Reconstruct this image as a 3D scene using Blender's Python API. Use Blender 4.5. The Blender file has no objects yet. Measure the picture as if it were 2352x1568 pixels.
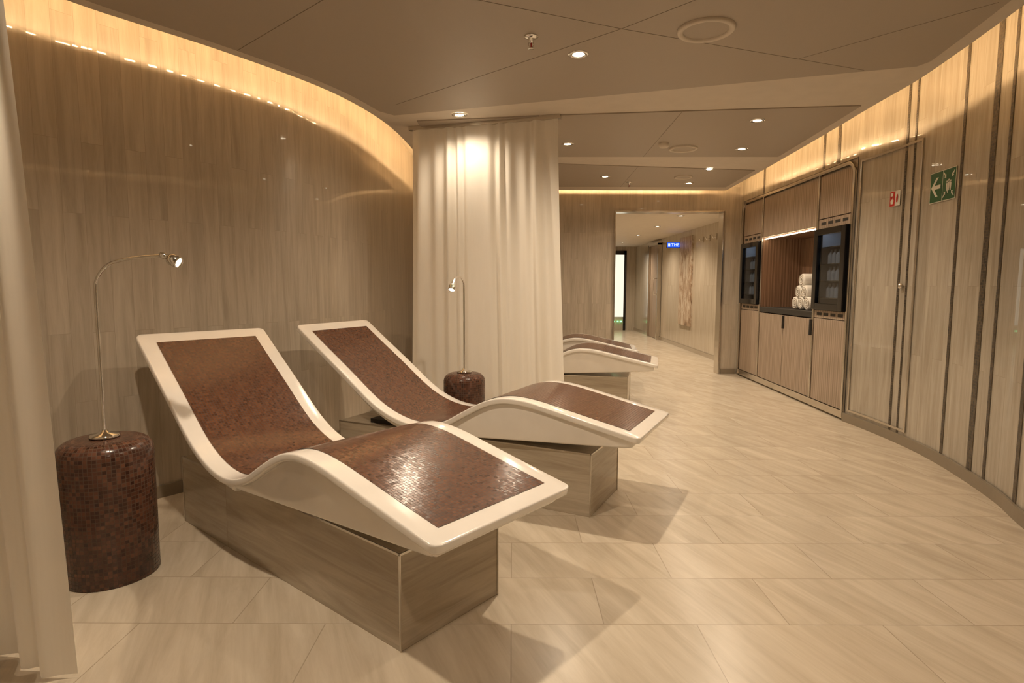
import bpy, bmesh, math, random
from mathutils import Vector, Matrix
random.seed(7)
scene=bpy.context.scene
scene.view_settings.view_transform='Standard'
try: scene.view_settings.look='None'
except Exception: pass
COL=bpy.context.collection
HC=2.43   # ceiling height
HU=2.78   # cove upper ceiling

def lin(r,g,b):
    f=lambda c:(c/255/12.92) if c/255<=.04045 else ((c/255+.055)/1.055)**2.4
    return (f(r),f(g),f(b),1)
# ---------------------------------------------------------------- materials
def newmat(name):
    m=bpy.data.materials.new(name); m.use_nodes=True
    nt=m.node_tree; b=nt.nodes['Principled BSDF']
    return m,nt,b
def simple(name,col,rough=.5,metal=0,spec=.5,coat=0,bumpn=None):
    m,nt,b=newmat(name)
    b.inputs['Base Color'].default_value=col; b.inputs['Roughness'].default_value=rough
    b.inputs['Metallic'].default_value=metal; b.inputs['Specular IOR Level'].default_value=spec
    b.inputs['Coat Weight'].default_value=coat; b.inputs['Coat Roughness'].default_value=.05
    tc=nt.nodes.new('ShaderNodeTexCoord'); n=nt.nodes.new('ShaderNodeTexNoise'); n.inputs['Scale'].default_value=bumpn or 9
    nt.links.new(tc.outputs['Object'],n.inputs['Vector'])
    mx=nt.nodes.new('ShaderNodeMix'); mx.data_type='RGBA'; mx.blend_type='MULTIPLY'; mx.inputs[0].default_value=.12
    mx.inputs[6].default_value=col; nt.links.new(n.outputs['Fac'],mx.inputs[7]); nt.links.new(mx.outputs[2],b.inputs['Base Color'])
    return m
def emit(name,col,s):
    m=bpy.data.materials.new(name); m.use_nodes=True; nt=m.node_tree; nt.nodes.clear()
    e=nt.nodes.new('ShaderNodeEmission'); o=nt.nodes.new('ShaderNodeOutputMaterial')
    e.inputs[0].default_value=col; e.inputs[1].default_value=s; nt.links.new(e.outputs[0],o.inputs[0]); return m
def N(nt,t,**k):
    n=nt.nodes.new(t)
    for a,v in k.items(): setattr(n,a,v)
    return n
def mix(nt,fac,a,b,mode='MIX'):
    m=N(nt,'ShaderNodeMix',data_type='RGBA',blend_type=mode)
    for i,v in ((0,fac),(6,a),(7,b)):
        if isinstance(v,bpy.types.NodeSocket): nt.links.new(v,m.inputs[i])
        else: m.inputs[i].default_value=v
    return m.outputs[2]
def stone(name,c1,c2,mort,swap,bw,bh,offset,vs,rough=.2,rot=0,vein=.5,mort_size=.0015,coord='UV',dist=.25,coat=0):
    m,nt,b=newmat(name)
    tc=N(nt,'ShaderNodeTexCoord'); sx=N(nt,'ShaderNodeSeparateXYZ'); nt.links.new(tc.outputs[coord],sx.inputs[0])
    cb=N(nt,'ShaderNodeCombineXYZ')
    nt.links.new(sx.outputs[1 if swap else 0],cb.inputs[0]); nt.links.new(sx.outputs[0 if swap else 1],cb.inputs[1])
    br=N(nt,'ShaderNodeTexBrick'); br.offset=offset; br.offset_frequency=2; br.squash=1
    br.inputs['Scale'].default_value=1; br.inputs['Brick Width'].default_value=bw; br.inputs['Row Height'].default_value=bh
    br.inputs['Mortar Size'].default_value=mort_size; br.inputs['Mortar Smooth'].default_value=.2; br.inputs['Bias'].default_value=0
    br.inputs['Color1'].default_value=(0,0,0,1); br.inputs['Color2'].default_value=(1,1,1,1); br.inputs['Mortar'].default_value=(.5,.5,.5,1)
    nt.links.new(cb.outputs[0],br.inputs['Vector'])
    mp=N(nt,'ShaderNodeMapping'); nt.links.new(tc.outputs[coord],mp.inputs['Vector'])
    mp.inputs['Rotation'].default_value=(0,0,rot)
    mp2=N(nt,'ShaderNodeMapping'); nt.links.new(mp.outputs[0],mp2.inputs['Vector']); mp2.inputs['Scale'].default_value=(vs[0],vs[1],1)
    ad=N(nt,'ShaderNodeVectorMath',operation='MULTIPLY_ADD'); nt.links.new(br.outputs['Color'],ad.inputs[0])
    ad.inputs[1].default_value=(13,7,5); nt.links.new(mp2.outputs[0],ad.inputs[2])
    n1=N(nt,'ShaderNodeTexNoise'); n1.inputs['Scale'].default_value=1; n1.inputs['Detail'].default_value=7; n1.inputs['Roughness'].default_value=.66; n1.inputs['Distortion'].default_value=dist
    nt.links.new(ad.outputs[0],n1.inputs['Vector'])
    rp=N(nt,'ShaderNodeValToRGB'); rp.color_ramp.elements[0].position=.3; rp.color_ramp.elements[1].position=.7
    rp.color_ramp.elements[0].color=c2; rp.color_ramp.elements[1].color=c1
    nt.links.new(n1.outputs['Fac'],rp.inputs[0])
    g=N(nt,'ShaderNodeMapRange'); g.inputs['To Min'].default_value=1-vein*.35; g.inputs['To Max'].default_value=1.0
    nt.links.new(br.outputs['Color'],g.inputs[0])
    c=mix(nt,1.0,rp.outputs[0],g.outputs[0],'MULTIPLY')
    mf=N(nt,'ShaderNodeMath',operation='MULTIPLY'); nt.links.new(br.outputs['Fac'],mf.inputs[0]); mf.inputs[1].default_value=.7
    c=mix(nt,mf.outputs[0],c,mort)
    nt.links.new(c,b.inputs['Base Color'])
    b.inputs['Roughness'].default_value=rough; b.inputs['Specular IOR Level'].default_value=.5
    b.inputs['Coat Weight'].default_value=coat; b.inputs['Coat Roughness'].default_value=.03
    return m
def mosaic(name,tile,cols,grout,rough=.3,tilt=.07,spec=.5):
    m,nt,b=newmat(name)
    tc=N(nt,'ShaderNodeTexCoord')
    s=N(nt,'ShaderNodeVectorMath',operation='SCALE'); s.inputs['Scale'].default_value=1/tile; nt.links.new(tc.outputs['UV'],s.inputs[0])
    fl=N(nt,'ShaderNodeVectorMath',operation='FLOOR'); nt.links.new(s.outputs[0],fl.inputs[0])
    fr=N(nt,'ShaderNodeVectorMath',operation='FRACTION'); nt.links.new(s.outputs[0],fr.inputs[0])
    wn=N(nt,'ShaderNodeTexWhiteNoise',noise_dimensions='3D'); nt.links.new(fl.outputs[0],wn.inputs['Vector'])
    rp=N(nt,'ShaderNodeValToRGB'); rp.color_ramp.interpolation='LINEAR'
    e=rp.color_ramp.elements; e[0].color=cols[0]; e[1].color=cols[-1]
    for i,c in enumerate(cols[1:-1]): 
        x=e.new((i+1)/(len(cols)-1)); x.color=c
    nt.links.new(wn.outputs['Value'],rp.inputs[0])
    sx=N(nt,'ShaderNodeSeparateXYZ'); nt.links.new(fr.outputs[0],sx.inputs[0])
    outs=[]
    for i in (0,1):
        a=N(nt,'ShaderNodeMath',operation='SUBTRACT'); nt.links.new(sx.outputs[i],a.inputs[0]); a.inputs[1].default_value=.5
        c=N(nt,'ShaderNodeMath',operation='ABSOLUTE'); nt.links.new(a.outputs[0],c.inputs[0]); outs.append(c.outputs[0])
    mxx=N(nt,'ShaderNodeMath',operation='MAXIMUM'); nt.links.new(outs[0],mxx.inputs[0]); nt.links.new(outs[1],mxx.inputs[1])
    gt=N(nt,'ShaderNodeMath',operation='GREATER_THAN'); nt.links.new(mxx.outputs[0],gt.inputs[0]); gt.inputs[1].default_value=.425
    c=mix(nt,gt.outputs[0],rp.outputs[0],grout)
    nt.links.new(c,b.inputs['Base Color'])
    r=N(nt,'ShaderNodeMapRange'); nt.links.new(gt.outputs[0],r.inputs[0]); r.inputs['To Min'].default_value=rough; r.inputs['To Max'].default_value=.7
    nt.links.new(r.outputs[0],b.inputs['Roughness'])
    sb=N(nt,'ShaderNodeVectorMath',operation='SUBTRACT'); nt.links.new(wn.outputs['Color'],sb.inputs[0]); sb.inputs[1].default_value=(.5,.5,.5)
    sc=N(nt,'ShaderNodeVectorMath',operation='SCALE'); sc.inputs['Scale'].default_value=tilt; nt.links.new(sb.outputs[0],sc.inputs[0])
    ge=N(nt,'ShaderNodeNewGeometry'); ad=N(nt,'ShaderNodeVectorMath',operation='ADD'); nt.links.new(ge.outputs['Normal'],ad.inputs[0]); nt.links.new(sc.outputs[0],ad.inputs[1])
    no=N(nt,'ShaderNodeVectorMath',operation='NORMALIZE'); nt.links.new(ad.outputs[0],no.inputs[0]); nt.links.new(no.outputs[0],b.inputs['Normal'])
    b.inputs['Specular IOR Level'].default_value=spec
    return m
def wood(name,c1,c2,scale=70,rough=.45,axis=0):
    m,nt,b=newmat(name)
    tc=N(nt,'ShaderNodeTexCoord'); mp=N(nt,'ShaderNodeMapping'); nt.links.new(tc.outputs['UV'],mp.inputs['Vector'])
    mp.inputs['Scale'].default_value=(scale,1.3,1)
    n1=N(nt,'ShaderNodeTexNoise'); n1.inputs['Scale'].default_value=1; n1.inputs['Detail'].default_value=3; nt.links.new(mp.outputs[0],n1.inputs['Vector'])
    w=N(nt,'ShaderNodeTexWave',wave_type='BANDS',bands_direction='X'); w.inputs['Scale'].default_value=9; w.inputs['Distortion'].default_value=.6
    nt.links.new(tc.outputs['UV'],w.inputs['Vector'])
    a=N(nt,'ShaderNodeMath',operation='ADD'); nt.links.new(n1.outputs['Fac'],a.inputs[0])
    ms=N(nt,'ShaderNodeMath',operation='MULTIPLY'); nt.links.new(w.outputs['Fac'],ms.inputs[0]); ms.inputs[1].default_value=.28; nt.links.new(ms.outputs[0],a.inputs[1])
    rp=N(nt,'ShaderNodeValToRGB'); rp.color_ramp.elements[0].position=.4; rp.color_ramp.elements[1].position=.85
    rp.color_ramp.elements[0].color=c2; rp.color_ramp.elements[1].color=c1; nt.links.new(a.outputs[0],rp.inputs[0])
    nt.links.new(rp.outputs[0],b.inputs['Base Color']); b.inputs['Roughness'].default_value=rough
    return m
def cloth(name,col,tr=.4):
    m=bpy.data.materials.new(name); m.use_nodes=True; nt=m.node_tree; nt.nodes.clear()
    o=N(nt,'ShaderNodeOutputMaterial'); d=N(nt,'ShaderNodeBsdfDiffuse'); t=N(nt,'ShaderNodeBsdfTranslucent'); x=N(nt,'ShaderNodeMixShader')
    tc=N(nt,'ShaderNodeTexCoord'); mp=N(nt,'ShaderNodeMapping'); mp.inputs['Scale'].default_value=(60,60,3); nz=N(nt,'ShaderNodeTexNoise'); nz.inputs['Scale'].default_value=2
    nt.links.new(tc.outputs['Object'],mp.inputs[0]); nt.links.new(mp.outputs[0],nz.inputs['Vector'])
    c=mix(nt,.05,col,nz.outputs['Fac'],'MULTIPLY')
    nt.links.new(c,d.inputs[0]); nt.links.new(c,t.inputs[0]); x.inputs[0].default_value=tr
    nt.links.new(d.outputs[0],x.inputs[1]); nt.links.new(t.outputs[0],x.inputs[2]); nt.links.new(x.outputs[0],o.inputs[0])
    return m
def abstract(name):
    m,nt,b=newmat(name)
    tc=N(nt,'ShaderNodeTexCoord'); mp=N(nt,'ShaderNodeMapping'); mp.inputs['Scale'].default_value=(5,2,1); nt.links.new(tc.outputs['UV'],mp.inputs[0])
    n=N(nt,'ShaderNodeTexNoise'); n.inputs['Scale'].default_value=1.6; n.inputs['Detail'].default_value=8; n.inputs['Roughness'].default_value=.7; n.inputs['Distortion'].default_value=1.2
    nt.links.new(mp.outputs[0],n.inputs['Vector'])
    rp=N(nt,'ShaderNodeValToRGB'); e=rp.color_ramp.elements; e[0].position=.34; e[0].color=lin(104,86,70); e[1].position=.6; e[1].color=lin(200,188,170)
    k=e.new(.46); k.color=lin(162,138,114); nt.links.new(n.outputs['Fac'],rp.inputs[0]); nt.links.new(rp.outputs[0],b.inputs['Base Color']); b.inputs['Roughness'].default_value=.5
    return m

M={}
M['wall']=stone('wall_travertine_planks',lin(201,190,173),lin(170,158,140),lin(154,142,124),True,.95,.098,.37,(24,1.6),rough=.3,vein=.33,mort_size=.001,coat=.45,dist=.6)
M['wallR']=stone('wall_travertine_planks_grey',lin(190,181,166),lin(156,146,130),lin(140,130,114),True,1.2,.13,.42,(20,1.4),rough=.26,vein=.3,mort_size=.001,coat=.5,dist=.6)
M['wallC']=stone('corridor_stone',lin(205,194,175),lin(175,162,143),lin(150,138,118),True,2.4,.6,.5,(26,1.1),rough=.2,vein=.2,mort_size=.001,coat=.6)
M['floor']=stone('floor_travertine_tiles',lin(213,202,184),lin(184,171,151),lin(156,142,123),False,.66,.335,.5,(13,1.3),rough=.25,rot=math.radians(-22),vein=.16,mort_size=.002,coord='Object',dist=.5)
M['plinth']=stone('plinth_travertine',lin(204,193,174),lin(166,153,134),lin(140,125,105),False,3.0,1.5,.5,(1.6,20),rough=.15,vein=.1,dist=.6)
M['plaster']=simple('ceiling_plaster',lin(225,214,198),.6)
M['panel']=simple('ceiling_panel_perforated',lin(185,173,157),.5,bumpn=300)
M['seam']=simple('panel_seam',lin(143,131,114),.7)
M['gel']=simple('lounger_white_ceramic',lin(246,241,234),.16,coat=.6)
M['chrome']=simple('chrome',(.82,.8,.76,1),.1,metal=1)
M['steel']=simple('brushed_steel',(.68,.64,.58,1),.22,metal=1)
M['black']=simple('black_gloss',(.008,.008,.009,1),.12)
M['dark']=simple('dark_slot',(.03,.026,.022,1),.6)
M['base']=simple('skirting_taupe',lin(140,128,110),.35)
M['wood']=wood('taupe_wood_veneer',lin(176,158,140),lin(137,120,103))
M['woodn']=wood('niche_wood_veneer',lin(150,118,94),lin(106,79,60))
M['towel']=simple('white_terry',lin(240,236,228),.95,bumpn=120)
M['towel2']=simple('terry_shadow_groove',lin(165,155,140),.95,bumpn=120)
M['curtain']=cloth('sheer_curtain',lin(250,245,235),.4)
M['led']=emit('led_warm',(1,.65,.32,1),230)
M['led2']=emit('led_niche',(1,.78,.5,1),14)
M['spot']=emit('downlight_lens',(1,.85,.62,1),25)
M['lensr']=emit('reading_led',(1,.86,.55,1),60)
M['ffill']=emit('fridge_fill_glow',(.75,.85,1,1),12)  # glow for the fill strips added inside the fridges
M['mos']=mosaic('brown_glass_mosaic',.0128,[lin(78,49,34),lin(98,62,42),lin(104,67,46),lin(122,80,56),lin(92,58,40)],lin(60,44,34),rough=.2,tilt=.032,spec=.75)
M['mosS']=mosaic('dark_glass_mosaic',.0155,[lin(54,30,22),lin(72,43,32),lin(86,53,40),lin(108,70,53),lin(66,39,30)],lin(84,66,53),rough=.2,tilt=.035)
M['strip']=mosaic('strip_mosaic',.018,[lin(20,17,14),lin(48,40,32),lin(80,68,54)],lin(110,98,80),tilt=.02)
M['green']=simple('sign_green',lin(20,88,52),.35)
M['red']=simple('sign_red',lin(190,36,28),.35)
M['white']=simple('sign_white',lin(225,222,210),.4)
M['blue']=emit('blue_sign',(.03,.12,.9,1),1.2)
M['whitee']=emit('white_sign_letters',(.8,.9,1,1),1.2)
M['lightpanel']=emit('light_panel',(1,.93,.74,1),1.1)
M['greenled']=emit('green_led',(.2,1,.35,1),4)
M['paint']=abstract('abstract_brown_painting')
M['fridgein']=simple('fridge_interior',lin(165,170,174),.4)
M['bottle']=simple('bottle_plastic',lin(205,212,218),.2)
g,nt,b=newmat('glass_pane'); nt.nodes.clear()
o=N(nt,'ShaderNodeOutputMaterial');t_=N(nt,'ShaderNodeBsdfTransparent');gl=N(nt,'ShaderNodeBsdfGlossy');gl.inputs['Roughness'].default_value=.03;x=N(nt,'ShaderNodeMixShader');x.inputs[0].default_value=.1
t_.inputs[0].default_value=(.65,.68,.72,1)
nt.links.new(t_.outputs[0],x.inputs[1]);nt.links.new(gl.outputs[0],x.inputs[2]);nt.links.new(x.outputs[0],o.inputs[0]); M['glass']=g

# ---------------------------------------------------------------- helpers
def link(ob,parent=None):
    COL.objects.link(ob)
    if parent: ob.parent=parent
    return ob
def empty(name,loc=(0,0,0),rz=0):
    e=bpy.data.objects.new(name,None); e.location=loc; e.rotation_euler=(0,0,rz); e.empty_display_size=.1; return link(e)
def mesh(name,verts,faces,mat,parent=None,uvs=None,smooth=False,bevel=0,seg=2,auto=None):
    me=bpy.data.meshes.new(name); me.from_pydata([tuple(v) for v in verts],[],faces); me.update()
    if uvs:
        ul=me.uv_layers.new(name='UVMap')
        for p in me.polygons:
            for li,vi in zip(p.loop_indices,p.vertices): ul.data[li].uv=uvs[vi]
    else:
        ul=me.uv_layers.new(name='UVMap')
        for p in me.polygons:
            n=p.normal
            for li,vi in zip(p.loop_indices,p.vertices):
                c=me.vertices[vi].co
                ul.data[li].uv=(c.x,c.y) if abs(n.z)>.7 else ((c.y,c.z) if abs(n.x)>abs(n.y) else (c.x,c.z))
    if isinstance(mat,(list,tuple)):
        for k in mat: me.materials.append(k)
    else: me.materials.append(mat)
    if smooth:
        for p in me.polygons: p.use_smooth=True
    ob=bpy.data.objects.new(name,me); link(ob,parent)
    if bevel:
        md=ob.modifiers.new('bevel','BEVEL'); md.width=bevel; md.segments=seg; md.limit_method='ANGLE'; md.angle_limit=math.radians(40)
        for p in me.polygons: p.use_smooth=True
        wn=ob.modifiers.new('wn','WEIGHTED_NORMAL'); wn.keep_sharp=True
    return ob
BF=[(0,3,2,1),(4,5,6,7),(0,1,5,4),(1,2,6,5),(2,3,7,6),(3,0,4,7)]
def boxes(name,lst,mat,parent=None,bevel=0):
    V=[];F=[]
    for (x0,x1,y0,y1,z0,z1) in lst:
        k=len(V); V+=[(x0,y0,z0),(x1,y0,z0),(x1,y1,z0),(x0,y1,z0),(x0,y0,z1),(x1,y0,z1),(x1,y1,z1),(x0,y1,z1)]
        F+=[tuple(i+k for i in f) for f in BF]
    return mesh(name,V,F,mat,parent,bevel=bevel)
def catmull(pts,n=8):
    P=[Vector(p) for p in pts]; P=[P[0]*2-P[1]]+P+[P[-1]*2-P[-2]]; out=[]
    for i in range(1,len(P)-2):
        for j in range(n):
            t=j/n; a,b,c,d=P[i-1],P[i],P[i+1],P[i+2]
            out.append(.5*((2*b)+(c-a)*t+(2*a-5*b+4*c-d)*t*t+(3*b-a-3*c+d)*t**3))
    out.append(P[-2]); return out
def offset(pts,d):
    o=[]
    for i,p in enumerate(pts):
        t=(pts[min(i+1,len(pts)-1)]-pts[max(i-1,0)]).normalized()
        o.append(Vector((p.x-t.y*d,p.y+t.x*d)))
    return o
def ribbon(name,pts,z0,z1,thick,mat,parent=None,side=1,s0=0,bevel=0,smooth=True):
    q=offset(pts,thick*side); V=[];U=[];F=[]; s=s0; n=len(pts)
    for i in range(n):
        if i: s+=(pts[i]-pts[i-1]).length
        for (p,z) in ((pts[i],z0),(pts[i],z1),(q[i],z1),(q[i],z0)):
            V.append((p.x,p.y,z)); U.append((s,z))
    for i in range(n-1):
        a=i*4;b=a+4
        for k in range(4):
            k2=(k+1)%4
            f=(a+k,a+k2,b+k2,b+k); F.append(f if side>0 else f[::-1])
    F.append((0,3,2,1) if side>0 else (0,1,2,3)); e=(n-1)*4; F.append((e,e+1,e+2,e+3) if side>0 else (e+3,e+2,e+1,e))
    return mesh(name,V,F,mat,parent,uvs=U)
def dots(name,pts,z0,z1,mat,pitch=.125,ln=.045,phase=.03):
    """row of small LED emitters along a path"""
    L=[0]
    for a,b in zip(pts,pts[1:]): L.append(L[-1]+(b-a).length)
    def P(s):
        for i in range(len(pts)-1):
            if L[i+1]>=s: return pts[i].lerp(pts[i+1],(s-L[i])/max(1e-9,L[i+1]-L[i]))
        return pts[-1]
    V=[];F=[];s=phase
    while s+ln<L[-1]:
        a=P(s);b=P(s+ln);k=len(V); V+=[(a.x,a.y,z0),(b.x,b.y,z0),(b.x,b.y,z1),(a.x,a.y,z1)]; F.append((k,k+1,k+2,k+3)); s+=pitch
    return mesh(name,V,F,mat)
def rev(name,prof,mat,parent=None,loc=(0,0,0),seg=48,uvr=None,smooth=True):
    V=[];U=[];F=[];l=0
    for i,(r,z) in enumerate(prof):
        if i: l+=math.hypot(r-prof[i-1][0],z-prof[i-1][1])
        for j in range(seg+1):
            a=2*math.pi*j/seg; V.append((loc[0]+r*math.cos(a),loc[1]+r*math.sin(a),loc[2]+z)); U.append((a*(uvr or .1),l))
    for i in range(len(prof)-1):
        for j in range(seg):
            a=i*(seg+1)+j; F.append((a,a+1,a+seg+2,a+seg+1))
    return mesh(name,V,F,mat,parent,uvs=U,smooth=smooth)
def tube(name,pts,r,mat,parent=None,res=6):
    c=bpy.data.curves.new(name,'CURVE'); c.dimensions='3D'; c.bevel_depth=r; c.bevel_resolution=res; c.use_fill_caps=True
    s=c.splines.new('POLY'); s.points.add(len(pts)-1)
    for i,p in enumerate(pts): s.points[i].co=(p[0],p[1],p[2],1)
    c.materials.append(mat); ob=bpy.data.objects.new(name,c); s.use_smooth=True
    return link(ob,parent)
def at_y(path,y):
    for a,b in zip(path,path[1:]):
        if (a.y-y)*(b.y-y)<=0 and a.y!=b.y:
            t=(y-a.y)/(b.y-a.y); return a.lerp(b,t),(b-a).normalized()
    return path[-1],Vector((0,1))

# ---------------------------------------------------------------- room shell
lipL=catmull([(-3.0,-1.5),(-2.95,.2),(-2.62,1.6),(-1.97,2.69),(-1.80,2.94),(-1.55,3.28),(-1.26,3.76),(-1.10,4.15),(-.985,4.63),(-.93,5.17),(-.91,5.8),(-.9,6.5),(-.9,7.9)],8)
lipR=catmull([(1.55,-1.5),(1.62,0),(1.85,1.2),(2.08,2.05),(2.24,2.72),(2.35,3.25),(2.43,3.71),(2.475,4.24),(2.545,4.94),(2.65,6.13),(2.78,7.9)],8)
wallL=offset(lipL,.34); wallL[-1]=Vector((wallL[-1].x,8.06))
wallRn=catmull([(1.95,-1.6),(2.02,.3),(2.2,1.5),(2.38,2.3),(2.57,2.87),(2.705,3.2),(2.815,3.57),(2.9,3.93),(2.95,4.25),(2.972,4.564),(2.975,4.9),(2.962,5.225)],8)
A=Vector((2.962,5.225)); B=Vector((3.052,7.964))
wallRc=[A.lerp(B,i/6) for i in range(7)]
wallRf=[B,Vector((3.06,8.06))]
ribbon('wall_left',wallL,0,HU,.1,M['wall'],side=1)
w=ribbon('wall_right',wallRn,0,HU,.1,M['wallR'],side=-1)
ribbon('wall_right_upper',wallRc,2.30,HU,.1,M['wallR'],side=-1)
ribbon('wall_right_far',wallRf,0,HU,.1,M['wallR'],side=-1)
boxes('wall_back',[(-2.4,1.38,8.06,8.18,0,HU),(2.805,3.3,8.06,8.18,0,HU),(1.38,2.805,8.06,8.18,2.167,HU)],M['wall'])
boxes('wall_front',[(-3.6,2.3,-1.75,-1.6,0,HU)],M['wall'])
boxes('floor',[(-4.5,4.5,-1.8,16.5,-.1,0)],M['floor'])
boxes('ceiling_cove',[(-4.5,4.2,-1.8,8.2,HU,HU+.1)],M['plaster'])
def slab(name,poly,z0,z1,mat,parent=None):
    n=len(poly); V=[(p[0],p[1],z0) for p in poly]+[(p[0],p[1],z1) for p in poly]
    F=[tuple(range(n))[::-1],tuple(range(n,2*n))]+[(i,(i+1)%n,(i+1)%n+n,i+n) for i in range(n)]
    ob=mesh(name,V,F,mat,parent)
    bm=bmesh.new(); bm.from_mesh(ob.data); bmesh.ops.recalc_face_normals(bm,faces=bm.faces); bmesh.ops.triangulate(bm,faces=[f for f in bm.faces if len(f.verts)>4]); bm.to_mesh(ob.data); bm.free()
    return ob
poly=[(p.x,p.y) for p in lipR]+[(p.x,p.y) for p in reversed(lipL)]
slab('ceiling',poly,HC,HC+.04,M['plaster'])
def clip_path(path,y0,y1): return [p for p in path if y0<=p.y<=y1]
inL=offset(lipL,-.09); inR=offset(lipR,.09)
fl=Vector((-.86,4.46)); fr_=Vector((2.26,3.46))
p1=[(p.x,p.y) for p in clip_path(inR,-1.4,3.40)]+[(fr_.x,fr_.y),(fl.x,fl.y)]+[(p.x,p.y) for p in reversed(clip_path(inL,-1.4,4.40))]
PZ=HC-.008
pan=empty('ceiling_panel',(0,0,0))
slab('near_panel',p1,PZ,HC,M['panel'],pan)
pr2=[(at_y(inR,y)[0].x,y) for y in (4.20,4.6,5.0,5.4,5.82)]
slab('middle_panel',[(-.72,4.62),(.33,4.45)]+pr2+[(.48,5.85),(-.72,5.85)],PZ,HC,M['panel'],pan)
pr3=[(at_y(inR,y)[0].x,y) for y in (6.5,7.0,7.6)]
slab('far_panel',[(-.75,6.0),(.51,6.2)]+pr3+[(-.75,7.6)],PZ,HC,M['panel'],pan)
def seam(a,b,w=.0016):
    a=Vector(a);b=Vector(b);t=(b-a).normalized();n=Vector((-t.y,t.x))*w
    return [(a+n)[:],(a-n)[:],(b-n)[:],(b+n)[:]]
for i,(a,b_) in enumerate([((-.80,4.20),(.52,2.98)),((.52,2.98),(1.5,1.9)),((.52,2.98),(2.0,3.52)),((.52,2.98),(-.6,2.5)),((-.6,2.5),(-1.45,3.26)),((-.6,2.5),(.3,1.5)),((1.2,4.36),(1.25,5.84)),((1.3,6.3),(1.35,7.6)),((1.55,3.35),(2.1,2.7))]):
    slab('seam_%d'%i,seam(a,b_),PZ-.001,PZ+.001,M['seam'],pan)
for nm,path,sd in (('left',lipL,1),('right',lipR,-1)):
    up=offset(path,-.14*sd); ribbon('trim_cove_'+nm,up,HC+.04,HC+.13,.02,M['plaster'],side=-sd)
    e=offset(path,-.134*sd); dots('cove_led_'+nm,e,HC+.074,HC+.092,M['led'])
boxes('trim_cove_back',[(-.9,2.7,7.76,7.78,HC+.04,HC+.13)],M['plaster'])
dots('cove_led_back',[Vector((-.8,7.786)),Vector((2.66,7.786))],HC+.074,HC+.092,M['led'])
bl=offset(wallL,-.004); ribbon('baseboard_left',bl,0,.07,.012,M['base'],side=-1)
br_=offset(wallRn,.004); ribbon('baseboard_right',br_,0,.075,.014,M['base'],side=1)
boxes('baseboard_back',[(-1.2,1.34,8.045,8.058,0,.07),(2.845,3.05,8.045,8.058,0,.07)],M['base'])
boxes('trim_portal',[(1.36,1.382,8.03,8.2,0,2.185),(2.803,2.825,8.03,8.2,0,2.185),(1.382,2.803,8.03,8.2,2.165,2.185)],M['steel'],bevel=.003)

# corridor
boxes('wall_corridor_right',[(3.27,3.37,8.18,16.0,0,2.4)],M['wallC'])
boxes('wall_corridor_left',[(1.1,1.2,8.18,16.0,0,2.4)],M['wallC'])
boxes('wall_corridor_end',[(1.1,3.37,15.9,16.0,0,2.4)],M['wallC'])
boxes('ceiling_corridor',[(1.1,3.37,8.18,16.0,2.21,2.3)],M['plaster'])
boxes('baseboard_corridor',[(3.25,3.268,8.2,15.9,0,.07)],M['steel'])
e=empty('door_corridor')
boxes('jamb',[(3.18,3.262,13.1,13.16,0,2.12),(3.18,3.262,14.0,14.06,0,2.12),(3.18,3.262,13.1,14.06,2.08,2.14)],M['steel'],e)
boxes('leaf',[(3.235,3.262,13.16,14.0,0.01,2.08)],M['wood'],e)
tube('pull',[(3.2,13.25,1.0),(3.14,13.25,1.0),(3.14,13.25,1.35),(3.2,13.25,1.35)],.012,M['chrome'],e)
e=empty('light_panel'); boxes('lit_face',[(2.66,2.96,15.86,15.88,.36,2.0)],M['lightpanel'],e); boxes('frame',[(2.62,2.66,15.84,15.9,0,2.1),(2.96,3.02,15.84,15.9,0,2.1),(2.62,3.02,15.84,15.9,2.0,2.1)],M['black'],e)
boxes('green_indicator',[(2.68,2.74,15.85,15.86,.22,.25),(2.8,2.84,15.85,15.86,.22,.25),(2.88,2.93,15.85,15.86,.22,.25)],M['greenled'],e)
e=empty('wall_painting'); boxes('canvas',[(3.235,3.272,10.85,11.6,.45,2.1)],M['paint'],e,bevel=.003)
for i in range(4):
    y=9.3+i*.33; h=empty('coat_hook' if i==0 else 'coat_hook.%03d'%i,(3.272,y,1.98))
    boxes('plate',[(-.016,0,-.02,.02,-.05,.05)],M['steel'],h,.002); tube('peg',[(-.01,0,-.01),(-.06,0,-.02),(-.075,0,.02)],.008,M['steel'],h)
e=empty('illuminated_sign',(3.13,11.7,1.98)); boxes('case',[(-.125,.14,0,.03,-.055,.055)],M['black'],e,.004); boxes('face',[(-.115,.125,-.004,0,-.045,.045)],M['blue'],e)
tcv=bpy.data.curves.new('letters','FONT'); tcv.body='THE'; tcv.size=.085; tcv.align_x='LEFT'; tcv.align_y='CENTER'; tcv.extrude=.001; tcv.materials.append(M['whitee'])
to=bpy.data.objects.new('letters',tcv); link(to,e); to.location=(-.04,-.006,0); to.rotation_euler=(math.pi/2,0,0)
boxes('pictogram',[(-.1,-.06,-.007,-.004,-.03,.03)],M['whitee'],e)

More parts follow.
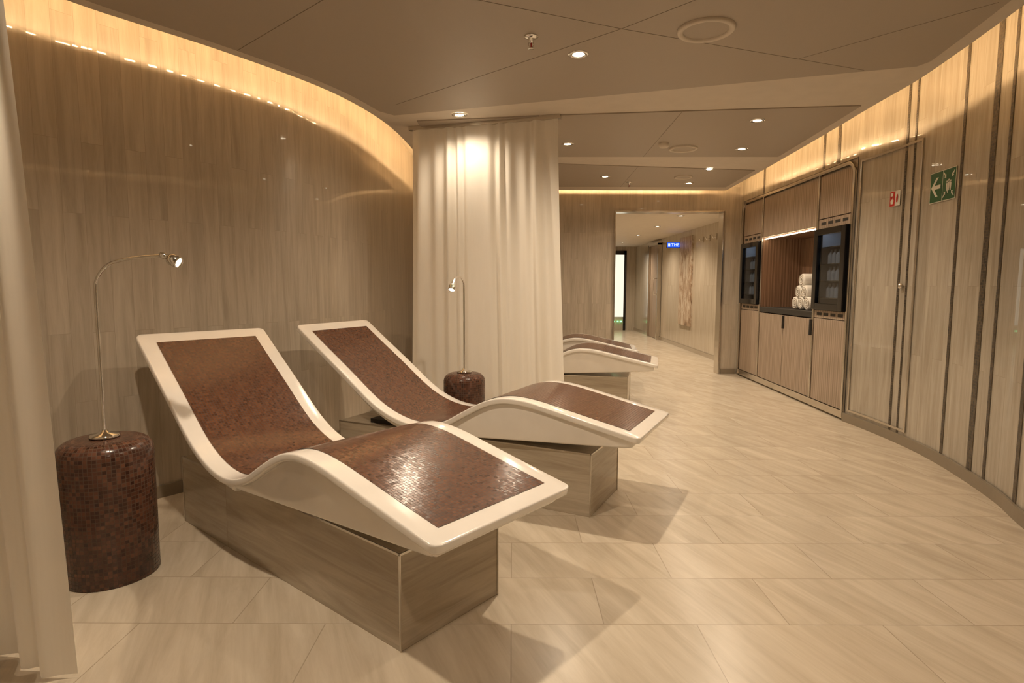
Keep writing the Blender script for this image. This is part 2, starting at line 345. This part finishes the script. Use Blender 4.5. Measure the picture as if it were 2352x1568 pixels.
# ---------------------------------------------------------------- lounger
PR=[(0,.469),(.2,.512),(.4,.556),(.55,.588),(.66,.602),(.75,.600),(.85,.575),(.97,.515),(1.10,.442),(1.2,.408),(1.30,.396),(1.42,.412),(1.54,.455),(1.66,.525),(1.85,.668),(2.04,.807),(2.223,.944)]
prof=catmull(PR,5)
def resample(P,n):
    L=[0]
    for a,b in zip(P,P[1:]): L.append(L[-1]+(b-a).length)
    out=[];j=0
    for i in range(n+1):
        t=L[-1]*i/n
        while j<len(P)-2 and L[j+1]<t: j+=1
        out.append(P[j].lerp(P[j+1],(t-L[j])/max(1e-9,L[j+1]-L[j])))
    return out,L[-1]
def make_lounger(name,x,y,a):
    e=empty(name,(x,y,0),a)
    W=.679; T=.030; R=.03
    n=200; P,L=resample(prof,n)
    def nrm(i):
        t=(P[min(i+1,n)]-P[max(i-1,0)]).normalized(); return Vector((-t.y,t.x))
    m=14
    V=[];F=[]
    rows=[]
    for i in range(n+1):
        d=min(i,n-i)*L/n
        hw=W/2 if d>=R else W/2-R+math.sqrt(max(0,R*R-(R-d)**2))
        rows.append((P[i],nrm(i),hw))
    for (p,nn,hw) in rows:
        for j in range(m+1):
            V.append((p.x,-hw+2*hw*j/m,p.y))
    off=len(V)
    for (p,nn,hw) in rows:
        q=p-nn*T
        for j in range(m+1): V.append((q.x,-hw+2*hw*j/m,q.y))
    c=m+1
    for i in range(n):
        for j in range(m):
            a0=i*c+j; F.append((a0,a0+c,a0+c+1,a0+1)[::-1]); F.append((off+a0,off+a0+1,off+a0+c+1,off+a0+c)[::-1])
        a0=i*c; F.append((a0,a0+c,off+a0+c,off+a0)); a0=i*c+m; F.append((a0,off+a0,off+a0+c,a0+c))
    for j in range(m):
        F.append((j,off+j,off+j+1,j+1)); a0=n*c+j; F.append((a0,a0+1,off+a0+1,off+a0))
    ob=mesh('rim_shell',V,F,M['gel'],e)
    bm=bmesh.new(); bm.from_mesh(ob.data); bmesh.ops.recalc_face_normals(bm,faces=bm.faces); bm.to_mesh(ob.data); bm.free()
    md=ob.modifiers.new('b','BEVEL'); md.width=.007; md.segments=3; md.limit_method='ANGLE'; md.angle_limit=math.radians(50)
    for p in ob.data.polygons: p.use_smooth=True
    top=[];bot=[]
    for i in range(n+1):
        s=P[i].x; q=P[i]-nrm(i)*(T-.004)
        if i*L/n<.03 or (n-i)*L/n<.03: continue
        top.append(q)
        if s<=1.28:
            zb=.336+(.402-.336)*min(1,(1.28-s)/1.2)
            if s<.09: zb+= (.09-s)**2*4
            bot.append(Vector((q.x,min(zb,q.y-.01))))
        else:
            th=.03+.028*(1-(s-1.28)/.95)
            bot.append(P[i]-nrm(i)*(T+th*.75))
    hw=W/2-.024; V=[];F=[]
    for t,bb in zip(top,bot):
        V+=[(t.x,-hw,t.y),(t.x,hw,t.y),(bb.x,hw-.02,bb.y),(bb.x,-hw+.02,bb.y)]
    for i in range(len(top)-1):
        a0=i*4;b0=a0+4
        for k_ in range(4): F.append((a0+k_,a0+(k_+1)%4,b0+(k_+1)%4,b0+k_))
    F.append((3,2,1,0)); z=(len(top)-1)*4; F.append((z,z+1,z+2,z+3))
    ob=mesh('under_body',V,F,M['gel'],e)
    bm=bmesh.new(); bm.from_mesh(ob.data); bmesh.ops.recalc_face_normals(bm,faces=bm.faces); bm.to_mesh(ob.data); bm.free()
    md=ob.modifiers.new('b','BEVEL'); md.width=.014; md.segments=3; md.limit_method='ANGLE'; md.angle_limit=math.radians(50)
    for p in ob.data.polygons: p.use_smooth=True
    V=[];U=[];F=[]; mw=.262; rr=[i for i in range(n+1) if i*L/n>.065 and (n-i)*L/n>.062]
    for i in rr:
        nn=nrm(i); q=P[i]+nn*.0018
        for j in range(13):
            yy=-mw+2*mw*j/12; V.append((q.x,yy,q.y)); U.append((i*L/n,yy))
    for i in range(len(rr)-1):
        for j in range(12):
            a0=i*13+j; F.append((a0,a0+1,a0+14,a0+13)[::-1])
    ob=mesh('mosaic_inlay',V,F,M['mos'],e,uvs=U,smooth=True)
    bm=bmesh.new(); bm.from_mesh(ob.data); bmesh.ops.recalc_face_normals(bm,faces=bm.faces)
    if sum(f.normal.z for f in bm.faces)<0: bmesh.ops.reverse_faces(bm,faces=bm.faces)
    bm.to_mesh(ob.data); bm.free()
    boxes('stone_plinth',[(.278,1.967,-.24,.24,0,.334)],M['plinth'],e)
    tr=[]
    for sx in (.278,1.967):
        for sy in (-.24,.24): tr.append((sx-.003,sx+.003,sy-.003,sy+.003,0,.335))
    boxes('plinth_corner_trim',tr,M['steel'],e)
    boxes('plinth_top_trim',[(.274,1.971,-.243,-.239,.328,.336),(.274,1.971,.239,.243,.328,.336),(.274,.28,-.243,.243,.328,.336)],M['steel'],e)
    boxes('support_block',[(1.15,1.75,-.2,.2,.334,.36)],M['dark'],e)
    return e
make_lounger('spa_lounger',.006,1.853,2.447)
make_lounger('spa_lounger.001',.763,3.078,2.675)
make_lounger('spa_lounger.002',1.42,5.72,2.9)
make_lounger('spa_lounger.003',1.46,6.92,3.0)

# ---------------------------------------------------------------- mosaic stools + reading lamps
def stool(name,x,y,r,h):
    e=empty(name,(x,y,0))
    R=.06; pr=[(r*.98,0),(r,.006),(r,h-R)]
    for i in range(1,9):
        a=math.pi/2*i/8; pr.append((r-R+R*math.cos(a),h-R+R*math.sin(a)))
    for t in (.75,.5,.25,.001): pr.append(((r-R)*t,h+.004*(1-t)))
    rev('mosaic_drum',pr,M['mosS'],e,uvr=r); return e
stool('mosaic_side_table',-1.665,2.385,.172,.572)
stool('mosaic_side_table.001',-.345,4.27,.15,.565)
def lamp(name,x,y,zb,pts,headdir):
    e=empty(name,(x,y,zb))
    rev('base',[(.001,.0),(.052,0),(.055,.004),(.05,.012),(.018,.018),(.012,.03),(.001,.03)],M['chrome'],e,seg=32)
    P=catmull([Vector(p) for p in pts],8)
    tube('stem',P,.0065,M['chrome'],e)
    p=P[-1]; d=Vector(headdir).normalized(); rot=Vector((0,0,1)).rotation_difference(d)
    def pc(nm,prof_,mat):
        o=rev(nm,prof_,mat,e,seg=24); o.location=p; o.rotation_mode='QUATERNION'; o.rotation_quaternion=rot; return o
    pc('head',[(.001,-.012),(.011,-.012),(.013,-.006),(.013,.01),(.01,.013),(.01,.02),(.02,.028),(.024,.04),(.024,.07),(.02,.073),(.018,.066)],M['chrome'])
    pc('led',[(.0185,.064),(.001,.066)],M['lensr'])
    return e,p+d*.08,d
l1,hp,hd=lamp('reading_lamp',-1.665,2.385,.576,[(0,0,.02),(0,0,.3),(0,0,.58),(.012,-.002,.645),(.055,-.004,.695),(.12,-.006,.718),(.20,-.008,.730),(.285,-.01,.735)],(.85,-.1,-.38))
l2,hp2,hd2=lamp('reading_lamp.001',-.345,4.27,.569,[(0,0,.02),(0,0,.3),(0,0,.6),(-.004,-.02,.655),(-.02,-.07,.685),(-.04,-.14,.68),(-.055,-.19,.65)],(-.15,-.6,-.8))
SP=(1,.81,.60)
def spot(name,loc,power,parent=None,angle=150,blend=1,rad=.03,col=SP,dirv=None):
    l=bpy.data.lights.new(name,'SPOT'); l.energy=power; l.spot_size=math.radians(angle); l.spot_blend=blend; l.shadow_soft_size=rad; l.color=col
    o=bpy.data.objects.new(name,l); o.location=loc
    if dirv: 
        o.rotation_mode='QUATERNION'; o.rotation_quaternion=Vector((0,0,-1)).rotation_difference(Vector(dirv))
    return link(o,parent)
spot('lamp_beam',hp,2.0,l1,100,dirv=hd,rad=.01); spot('lamp_beam',hp2,1.2,l2,100,dirv=hd2,rad=.01)

# ---------------------------------------------------------------- curtains
def curtain(name,p0,p1,seed,pitch=.105,amp=.03,z1=HC-.03,spread0=0,spread1=0,z0=.015,ex=1.3):
    """hanging cloth: sum of soft irregular waves, deeper towards the hem"""
    rnd=random.Random(seed); e=empty(name)
    a=Vector(p0);b=Vector(p1);t=(b-a).normalized();nn=Vector((-t.y,t.x)); L=(b-a).length
    cols=int(L/.008); rows=28
    phs=[rnd.uniform(0,6.28) for _ in range(6)]
    def fold(s,v):
        w=2*math.pi*s/pitch + 1.5*math.sin(2*math.pi*s/.47+phs[0]) + .9*math.sin(2*math.pi*s/.29+phs[1])
        A=.62+.38*math.sin(2*math.pi*s/.36+phs[2])
        g=math.sin(w)*A*(1-.25*v)
        h=math.sin(2*math.pi*s/(pitch*2.3)+phs[3]+.5*v)*(.35+.5*v)
        return g+h
    V=[];F=[]
    for r_ in range(rows+1):
        v=r_/rows; z=z1+(z0-z1)*v
        for c_ in range(cols+1):
            u=c_/cols; s=u*L
            uu=s+(-spread0*(1-u)+spread1*u)*v**ex
            p=a+t*uu+nn*(amp*fold(s,v)*(.6+.4*min(1,v*3)))
            V.append((p.x,p.y,z))
    c=cols+1
    for r_ in range(rows):
        for c_ in range(cols):
            q=r_*c+c_; F.append((q,q+1,q+c+1,q+c))
    mesh('fabric',V,F,M['curtain'],e,smooth=True)
    q=[a-t*.02+nn*.02,b+t*.02+nn*.02,b+t*.02-nn*.02,a-t*.02-nn*.02]
    slab('ceiling_rail',[(p.x,p.y) for p in q],HC-.03,HC-.0005,M['steel'],e)
    return e
curtain('sheer_curtain',(-.79,4.80),(.33,4.45),3,spread0=.03,spread1=.09)
curtain('sheer_curtain.001',(-1.45,1.74),(-2.5,1.98),5,pitch=.15,spread0=.13,ex=.9)

# ---------------------------------------------------------------- ceiling fittings
def downlight(i,x,y,z=HC-.008,power=60,r=.05):
    e=empty('ceiling_downlight' if i==0 else 'ceiling_downlight.%03d'%i,(x,y,z))
    rev('ring',[(r*.62,.004),(r*.66,-.004),(r*.95,-.006),(r*1.12,-.003),(r*1.14,0.0)],M['chrome'],e,seg=40)
    rev('lens',[(r*.64,-.001),(.001,-.001)],M['spot'],e,seg=32)
    spot('beam',(0,0,-.02),power,e)
    return e
DL=[(.35,3.30,118),(-.385,4.44,32),(.48,5.32,50),(1.82,4.56,58),(2.06,5.49,50),(2.08,6.43,50),(1.05,6.88,50),(2.12,7.3,47),(-1.0,1.75,108),(1.3,1.6,40),(.3,.1,42)]
for i,(x,y,p) in enumerate(DL): downlight(i,x,y,power=p)
n=len(DL)
for j,(x,y) in enumerate([(2.45,8.8),(2.5,10.4),(2.55,12.2),(2.6,14.2)]): downlight(n+j,x,y,z=2.208,power=110)
for i,(x,y,r) in enumerate([(.925,2.98,.135),(1.53,5.47,.125),(1.93,6.87,.1)]):
    e=empty('ceiling_speaker' if i==0 else 'ceiling_speaker.%03d'%i,(x,y,PZ))
    rev('bezel',[(r,0),(r,-.01),(r*.94,-.016),(r*.8,-.012),(r*.78,-.004)],M['plaster'],e,seg=56)
    rev('grille',[(r*.79,-.005),(.001,-.005)],M['panel'],e,seg=48)
for i,(x,y) in enumerate([(.09,3.07),(1.39,7.24)]):
    e=empty('fire_sprinkler' if i==0 else 'fire_sprinkler.%03d'%i,(x,y,PZ))
    rev('escutcheon',[(.036,0),(.036,-.004),(.02,-.008),(.012,-.012),(.011,-.03),(.001,-.03)],M['chrome'],e,seg=32)
    tube('frame_a',[(-.009,0,-.025),(-.014,0,-.04),(-.003,0,-.056)],.002,M['steel'],e); tube('frame_b',[(.009,0,-.025),(.014,0,-.04),(.003,0,-.056)],.002,M['steel'],e)
    rev('bulb',[(.001,-.03),(.003,-.032),(.003,-.052),(.001,-.054)],M['red'],e,seg=12); rev('deflector',[(.001,-.056),(.015,-.057),(.015,-.059),(.001,-.059)],M['steel'],e,seg=20)
e=empty('smoke_detector',(1.31,5.29,PZ)); rev('housing',[(.045,0),(.045,-.02),(.035,-.035),(.001,-.038)],M['plaster'],e,seg=32)

# ---------------------------------------------------------------- cabinet
ang=math.atan2(B.y-A.y,B.x-A.x); LC=(B-A).length
cab=empty('fridge_cabinet',(A.x,A.y,0),ang)
c0,c1,c2,c3=0.02,.66,2.06,LC-.02
D=-.5
boxes('carcass_back',[(c0,c3,D,D+.02,.08,2.27)],M['woodn'],cab)
boxes('carcass_sides',[(c0,c0+.03,D,-.03,.08,2.27),(c1-.015,c1+.015,D,0,.08,2.27),(c2-.015,c2+.015,D,0,.08,2.27),(c3-.03,c3,D,-.03,.08,2.27),(c0,c3,D,-.03,2.24,2.27)],M['woodn'],cab)
boxes('plinth_kick',[(c0,c3,D,-.02,0,.09)],M['base'],cab)
fr=[]
for (a_,b_,z0,z1) in ((c0+.03,c1-.02,1.84,2.24),(c1+.02,c2-.02,1.775,2.24),(c2+.02,c3-.03,1.84,2.24),
    (c0+.03,c1-.02,.09,.885),(c1+.02,(c1+c2)/2-.004,.09,.875),((c1+c2)/2+.004,c2-.02,.09,.875),(c2+.02,c3-.03,.09,.885)):
    fr.append((a_,b_,-.02,0.004,z0,z1))
boxes('door_panels',fr,M['wood'],cab,bevel=.002)
boxes('vent_panels',[(c0+.03,c1-.02,-.02,.003,1.745,1.832),(c0+.03,c1-.02,-.02,.003,.892,.965),(c2+.02,c3-.03,-.02,.003,1.745,1.832),(c2+.02,c3-.03,-.02,.003,.892,.965)],M['wood'],cab,bevel=.001)
sl=[]
for (a_,b_) in ((c0+.06,c1-.05),(c2+.05,c3-.06)):
    for z in (1.79,.93):
        for i in range(4):
            w_=(b_-a_)/4; sl.append((a_+w_*i+.02,a_+w_*(i+1)-.02,0.0,.0045,z-.014,z+.014))
boxes('vent_slots',sl,M['dark'],cab,bevel=.001)
boxes('dividers',[(c1-.014,c1+.014,-.03,.014,.09,2.26),(c2-.014,c2+.014,-.03,.014,.09,2.26)],M['steel'],cab,bevel=.004)
R_=.13; zt=2.285
boxes('corner_infill',[(0,.13,-.028,-.021,2.14,2.305),(LC-.13,LC,-.028,-.021,2.14,2.305),(.13,LC-.13,-.028,-.021,2.245,2.305)],M['wallR'],cab)
def arcpts(cx,cz,r,a0,a1,n=8): return [(cx+r*math.cos(a0+(a1-a0)*i/n),cz+r*math.sin(a0+(a1-a0)*i/n)) for i in range(n+1)]
def rr_frame(inner,outer,y0,y1,mat,name,parent):
    n_=len(inner); V=[];F=[]
    for i in range(n_):
        V+=[(inner[i][0],y0,inner[i][1]),(outer[i][0],y0,outer[i][1]),(outer[i][0],y1,outer[i][1]),(inner[i][0],y1,inner[i][1])]
    for i in range(n_-1):
        a0=i*4;b0=a0+4
        for k_ in range(4): F.append((a0+k_,a0+(k_+1)%4,b0+(k_+1)%4,b0+k_))
    F.append((3,2,1,0)); z=(n_-1)*4; F.append((z,z+1,z+2,z+3))
    ob=mesh(name,V,F,mat,parent,bevel=.003)
    bm=bmesh.new(); bm.from_mesh(ob.data); bmesh.ops.recalc_face_normals(bm,faces=bm.faces); bm.to_mesh(ob.data); bm.free()
    return ob
inn=[(.03,.03),(.03,zt-R_)]+arcpts(R_,zt-R_,R_-.03,math.pi,math.pi/2)+arcpts(LC-R_,zt-R_,R_-.03,math.pi/2,0)+[(LC-.03,.03)]
out=[(0,.03),(0,zt-R_)]+arcpts(R_,zt-R_,R_,math.pi,math.pi/2)+arcpts(LC-R_,zt-R_,R_,math.pi/2,0)+[(LC,.03)]
rr_frame(inn,out,-.03,.022,M['steel'],'outer_frame',cab)
boxes('frame_bottom_rail',[(0,LC,-.02,.012,.02,.085)],M['steel'],cab)
boxes('niche_counter',[(c1+.015,c2-.015,D+.02,.012,.885,.945)],M['dark'],cab,bevel=.003)
boxes('niche_ceiling',[(c1+.015,c2-.015,D+.02,-.02,1.76,1.775)],M['woodn'],cab)
boxes('niche_led_strip',[(c1+.03,c2-.03,-.03,-.012,1.752,1.762)],M['led2'],cab)
boxes('handles',[((c1+c2)/2-.03,(c1+c2)/2-.012,.004,.026,.73,.87),(c1+.012,c1+.03,.004,.03,.71,.87)],M['dark'],cab,bevel=.002)
for nm,a_,b_ in (('fridge_near',c0+.035,c1-.022),('fridge_far',c2+.022,c3-.035)):
    z0,z1=.972,1.738
    boxes(nm+'_case',[(a_,b_,-.45,-.43,z0,z1),(a_,a_+.015,-.45,0,z0,z1),(b_-.015,b_,-.45,0,z0,z1),(a_,b_,-.45,0,z0,z0+.015),(a_,b_,-.45,0,z1-.015,z1)],M['fridgein'],cab)
    boxes(nm+'_fill_strip',[(a_+.06,b_-.06,-.05,-.03,z1-.03,z1-.018)],M['ffill'],cab)  # added glowing strip, brightens the fridge interior slightly
    boxes(nm+'_door_frame',[(a_,a_+.075,-.005,.045,z0,z1),(b_-.075,b_,-.005,.045,z0,z1),(a_+.075,b_-.075,-.005,.045,z0,z0+.06),(a_+.075,b_-.075,-.005,.045,z1-.06,z1)],M['black'],cab,bevel=.003)
    boxes(nm+'_pane',[(a_+.07,b_-.07,.02,.026,z0+.055,z1-.055)],M['glass'],cab)
    boxes(nm+'_shelves',[(a_+.02,b_-.02,-.4,-.02,z,z+.008) for z in (1.08,1.24,1.4,1.56)],M['steel'],cab)
    V=[];F=[]
    for z in (1.088,1.248,1.408):
        for kx in range(6):
            for ky in range(2):
                cx=a_+.1+kx*(b_-a_-.2)/5; cy=-.08-.1*ky; seg=10; base=len(V)
                for (r,zz) in ((.028,0),(.028,.085),(.011,.11),(.011,.135)):
                    for s_ in range(seg): V.append((cx+r*math.cos(2*math.pi*s_/seg),cy+r*math.sin(2*math.pi*s_/seg),z+zz))
                for l_ in range(3):
                    for s_ in range(seg): F.append((base+l_*seg+s_,base+l_*seg+(s_+1)%seg,base+(l_+1)*seg+(s_+1)%seg,base+(l_+1)*seg+s_))
                F.append(tuple(base+3*seg+s_ for s_ in range(seg)))
    mesh(nm+'_bottles',V,F,M['bottle'],cab,smooth=True)
tw=empty('rolled_towels',(A.x,A.y,0),ang)
def roll(cx,cz,r,y0,y1,i):
    pr=[(.001,y1-.012)]+[(r*t,y1-.012+ .012*math.sin(math.pi*t)**.6 if t<1 else y1-.012) for t in (.3,.6,.8)]+[(r*.93,y1-.004),(r,y1-.02),(r*.99,(y0+y1)/2),(r,y0+.02),(r*.9,y0),(.001,y0)]
    seg=28;V=[];F=[]
    for (q,yy) in pr:
        for j in range(seg):
            a=2*math.pi*j/seg; rad=q*(1+.012*math.sin(3*a+i)); V.append((cx+rad*math.cos(a),yy,cz+rad*math.sin(a)*.97))
    for l_ in range(len(pr)-1):
        for j in range(seg): F.append((l_*seg+j,l_*seg+(j+1)%seg,(l_+1)*seg+(j+1)%seg,(l_+1)*seg+j)[::-1])
    mesh('roll_%d'%i,V,F,M['towel'],tw,smooth=True)
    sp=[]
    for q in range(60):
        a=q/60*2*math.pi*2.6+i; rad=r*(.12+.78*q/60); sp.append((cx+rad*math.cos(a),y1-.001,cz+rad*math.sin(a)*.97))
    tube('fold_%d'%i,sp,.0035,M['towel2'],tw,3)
r=.07; k_=0; t0=.90
for row,cnt in enumerate((3,2,1)):
    for i in range(cnt):
        roll(t0+r+(i*2+row)*r*.99,.946+r+row*r*1.73,r,-.36,-.06,k_); k_+=1

# ---------------------------------------------------------------- right wall details
def strip(nm,y,wd,z0=.0,z1=HU,path=wallRn):
    c,t=at_y(path,y); a=c-t*wd/2; b=c+t*wd/2; n_=Vector((-t.y,t.x))
    ribbon(nm,[a+n_*.004,b+n_*.004],z0,z1,.003,M['strip'],side=-1)
ss=[(3.575,.06),(3.93,.03),(4.50,.02),(4.60,.026),(3.40,.028),(3.02,.045),(2.72,.03),(2.3,.06)]
for i,(y,wd) in enumerate(ss): strip('trim_mosaic_%d'%(i+1),y,wd)
for i,(y,wd) in enumerate(((5.55,.05),(5.83,.04),(7.3,.05))): strip('trim_mosaic_%d'%(i+20),y,wd,2.31,HU,wallRc)
def wpt(y,d=0):
    c,t=at_y(wallRn,y); n_=Vector((-t.y,t.x)); return c+n_*d
dn=empty('door_1')
ys=[4.40+(.76)*i/8 for i in range(9)]
pth=[wpt(y,.005) for y in ys]
for nm,z0,z1 in (('top_rail',2.244,2.262),('bottom_rail',.1,.118)): ribbon(nm,pth,z0,z1,.006,M['steel'],dn,side=1)
for nm,y in (('left_stile',5.16),('right_stile',4.40)):
    ribbon(nm,[wpt(y-.009,.005),wpt(y+.009,.005)],.1,2.262,.006,M['steel'],dn,side=1)
for nm,y in (('outer_left_line',5.205),):
    ribbon(nm,[wpt(y-.003,.006),wpt(y+.003,.006)],.08,2.3,.004,M['dark'],dn,side=1)
h_=wpt(4.545,.012); lk=rev('lock',[(.02,0),(.02,.02),(.001,.022)],M['steel'],dn,seg=20); lk.location=(h_.x,h_.y,1.2); lk.rotation_euler=(0,-math.pi/2,0)
def signframe(name,y,z):
    c,t=at_y(wallRn,y); n_=Vector((-t.y,t.x)); p=c+n_*.006
    e=empty(name,(p.x,p.y,z)); e.rotation_euler=(0,0,math.atan2(-t.y,-t.x)); return e
def flat(nm,pts,y,mat,parent):
    n_=len(pts); V=[(p[0],y,p[1]) for p in pts]+[(p[0],y-.0012,p[1]) for p in pts]
    F=[tuple(range(n_)),tuple(range(n_,2*n_))[::-1]]+[(i,i+n_,(i+1)%n_+n_,(i+1)%n_) for i in range(n_)]
    ob=mesh(nm,V,F,mat,parent); bm=bmesh.new(); bm.from_mesh(ob.data); bmesh.ops.recalc_face_normals(bm,faces=bm.faces); bmesh.ops.triangulate(bm,faces=[f for f in bm.faces if len(f.verts)>4]); bm.to_mesh(ob.data); bm.free(); return ob
sg=signframe('assembly_station_sign',4.13,1.88)
flat('plate',[(-.155,-.105),(.155,-.105),(.155,.105),(-.155,.105)],-.001,M['white'],sg)
flat('green_arrow_field',[(-.15,-.1),(-.004,-.1),(-.004,.1),(-.15,.1)],-.0025,M['green'],sg)
flat('green_assembly_field',[(.004,-.1),(.15,-.1),(.15,.1),(.004,.1)],-.0025,M['green'],sg)
flat('arrow',[(-.135,0),(-.075,.065),(-.05,.065),(-.095,.013),(-.02,.013),(-.02,-.013),(-.095,-.013),(-.05,-.065),(-.075,-.065)],-.004,M['white'],sg)
cx=.077
for i,(sx_,sz_) in enumerate(((1,1),(-1,1),(1,-1),(-1,-1))):
    def tp(a,b_): return (cx+sx_*a,sz_*b_)
    flat('corner_arrow_%d'%i,[tp(.035,.045),tp(.036,.07),tp(.042,.064),tp(.06,.085),tp(.066,.079),tp(.048,.058),tp(.055,.05)],-.004,M['white'],sg)
for i,(px_,pz_,s_) in enumerate(((-.022,.018,1),(.0,.026,1.1),(.022,.018,1),(-.008,-.012,.75))):
    flat('head_%d'%i,[(cx+px_+.007*s_*math.cos(a*math.pi/5),pz_+.007*s_*math.sin(a*math.pi/5)) for a in range(10)],-.004,M['white'],sg)
    flat('body_%d'%i,[(cx+px_-.009*s_,pz_-.01*s_),(cx+px_+.009*s_,pz_-.01*s_),(cx+px_+.009*s_,pz_-.035*s_),(cx+px_+.005*s_,pz_-.062*s_),(cx+px_-.005*s_,pz_-.062*s_),(cx+px_-.009*s_,pz_-.035*s_)],-.004,M['white'],sg)
fs=signframe('fire_alarm_sign',4.70,1.875)
flat('plate',[(-.062,-.058),(.062,-.058),(.062,.058),(-.062,.058)],-.001,M['white'],fs)
flat('red_field',[(-.06,-.056),(0,-.056),(0,.056),(-.06,.056)],-.0025,M['red'],fs)
flat('flame',[(-.045,-.04),(-.02,-.04),(-.012,-.015),(-.024,.01),(-.03,-.01),(-.042,.0),(-.05,-.02)],-.004,M['white'],fs)
flat('button_box',[(-.05,.02),(-.02,.02),(-.02,.045),(-.05,.045)],-.004,M['white'],fs)
flat('hand_mark',[(.02,-.03),(.035,-.03),(.04,.005),(.033,.03),(.026,.03),(.018,0)],-.004,M['red'],fs)

# ---------------------------------------------------------------- world + camera
wd=bpy.data.worlds.new('World'); scene.world=wd; wd.use_nodes=True
wd.node_tree.nodes['Background'].inputs[0].default_value=(.9,.7,.5,1); wd.node_tree.nodes['Background'].inputs[1].default_value=.02
cd=bpy.data.cameras.new('camera'); cam=bpy.data.objects.new('camera',cd); COL.objects.link(cam)
cd.sensor_width=36; cd.lens=36*1366.6/2352; cd.clip_start=.05
cam.location=(0,0,1.2)
cam.rotation_mode='QUATERNION'
q=Matrix.Rotation(math.pi/2-.0949,4,'X')@Matrix.Rotation(.003,4,'Z')
cam.rotation_quaternion=q.to_quaternion()
scene.camera=cam
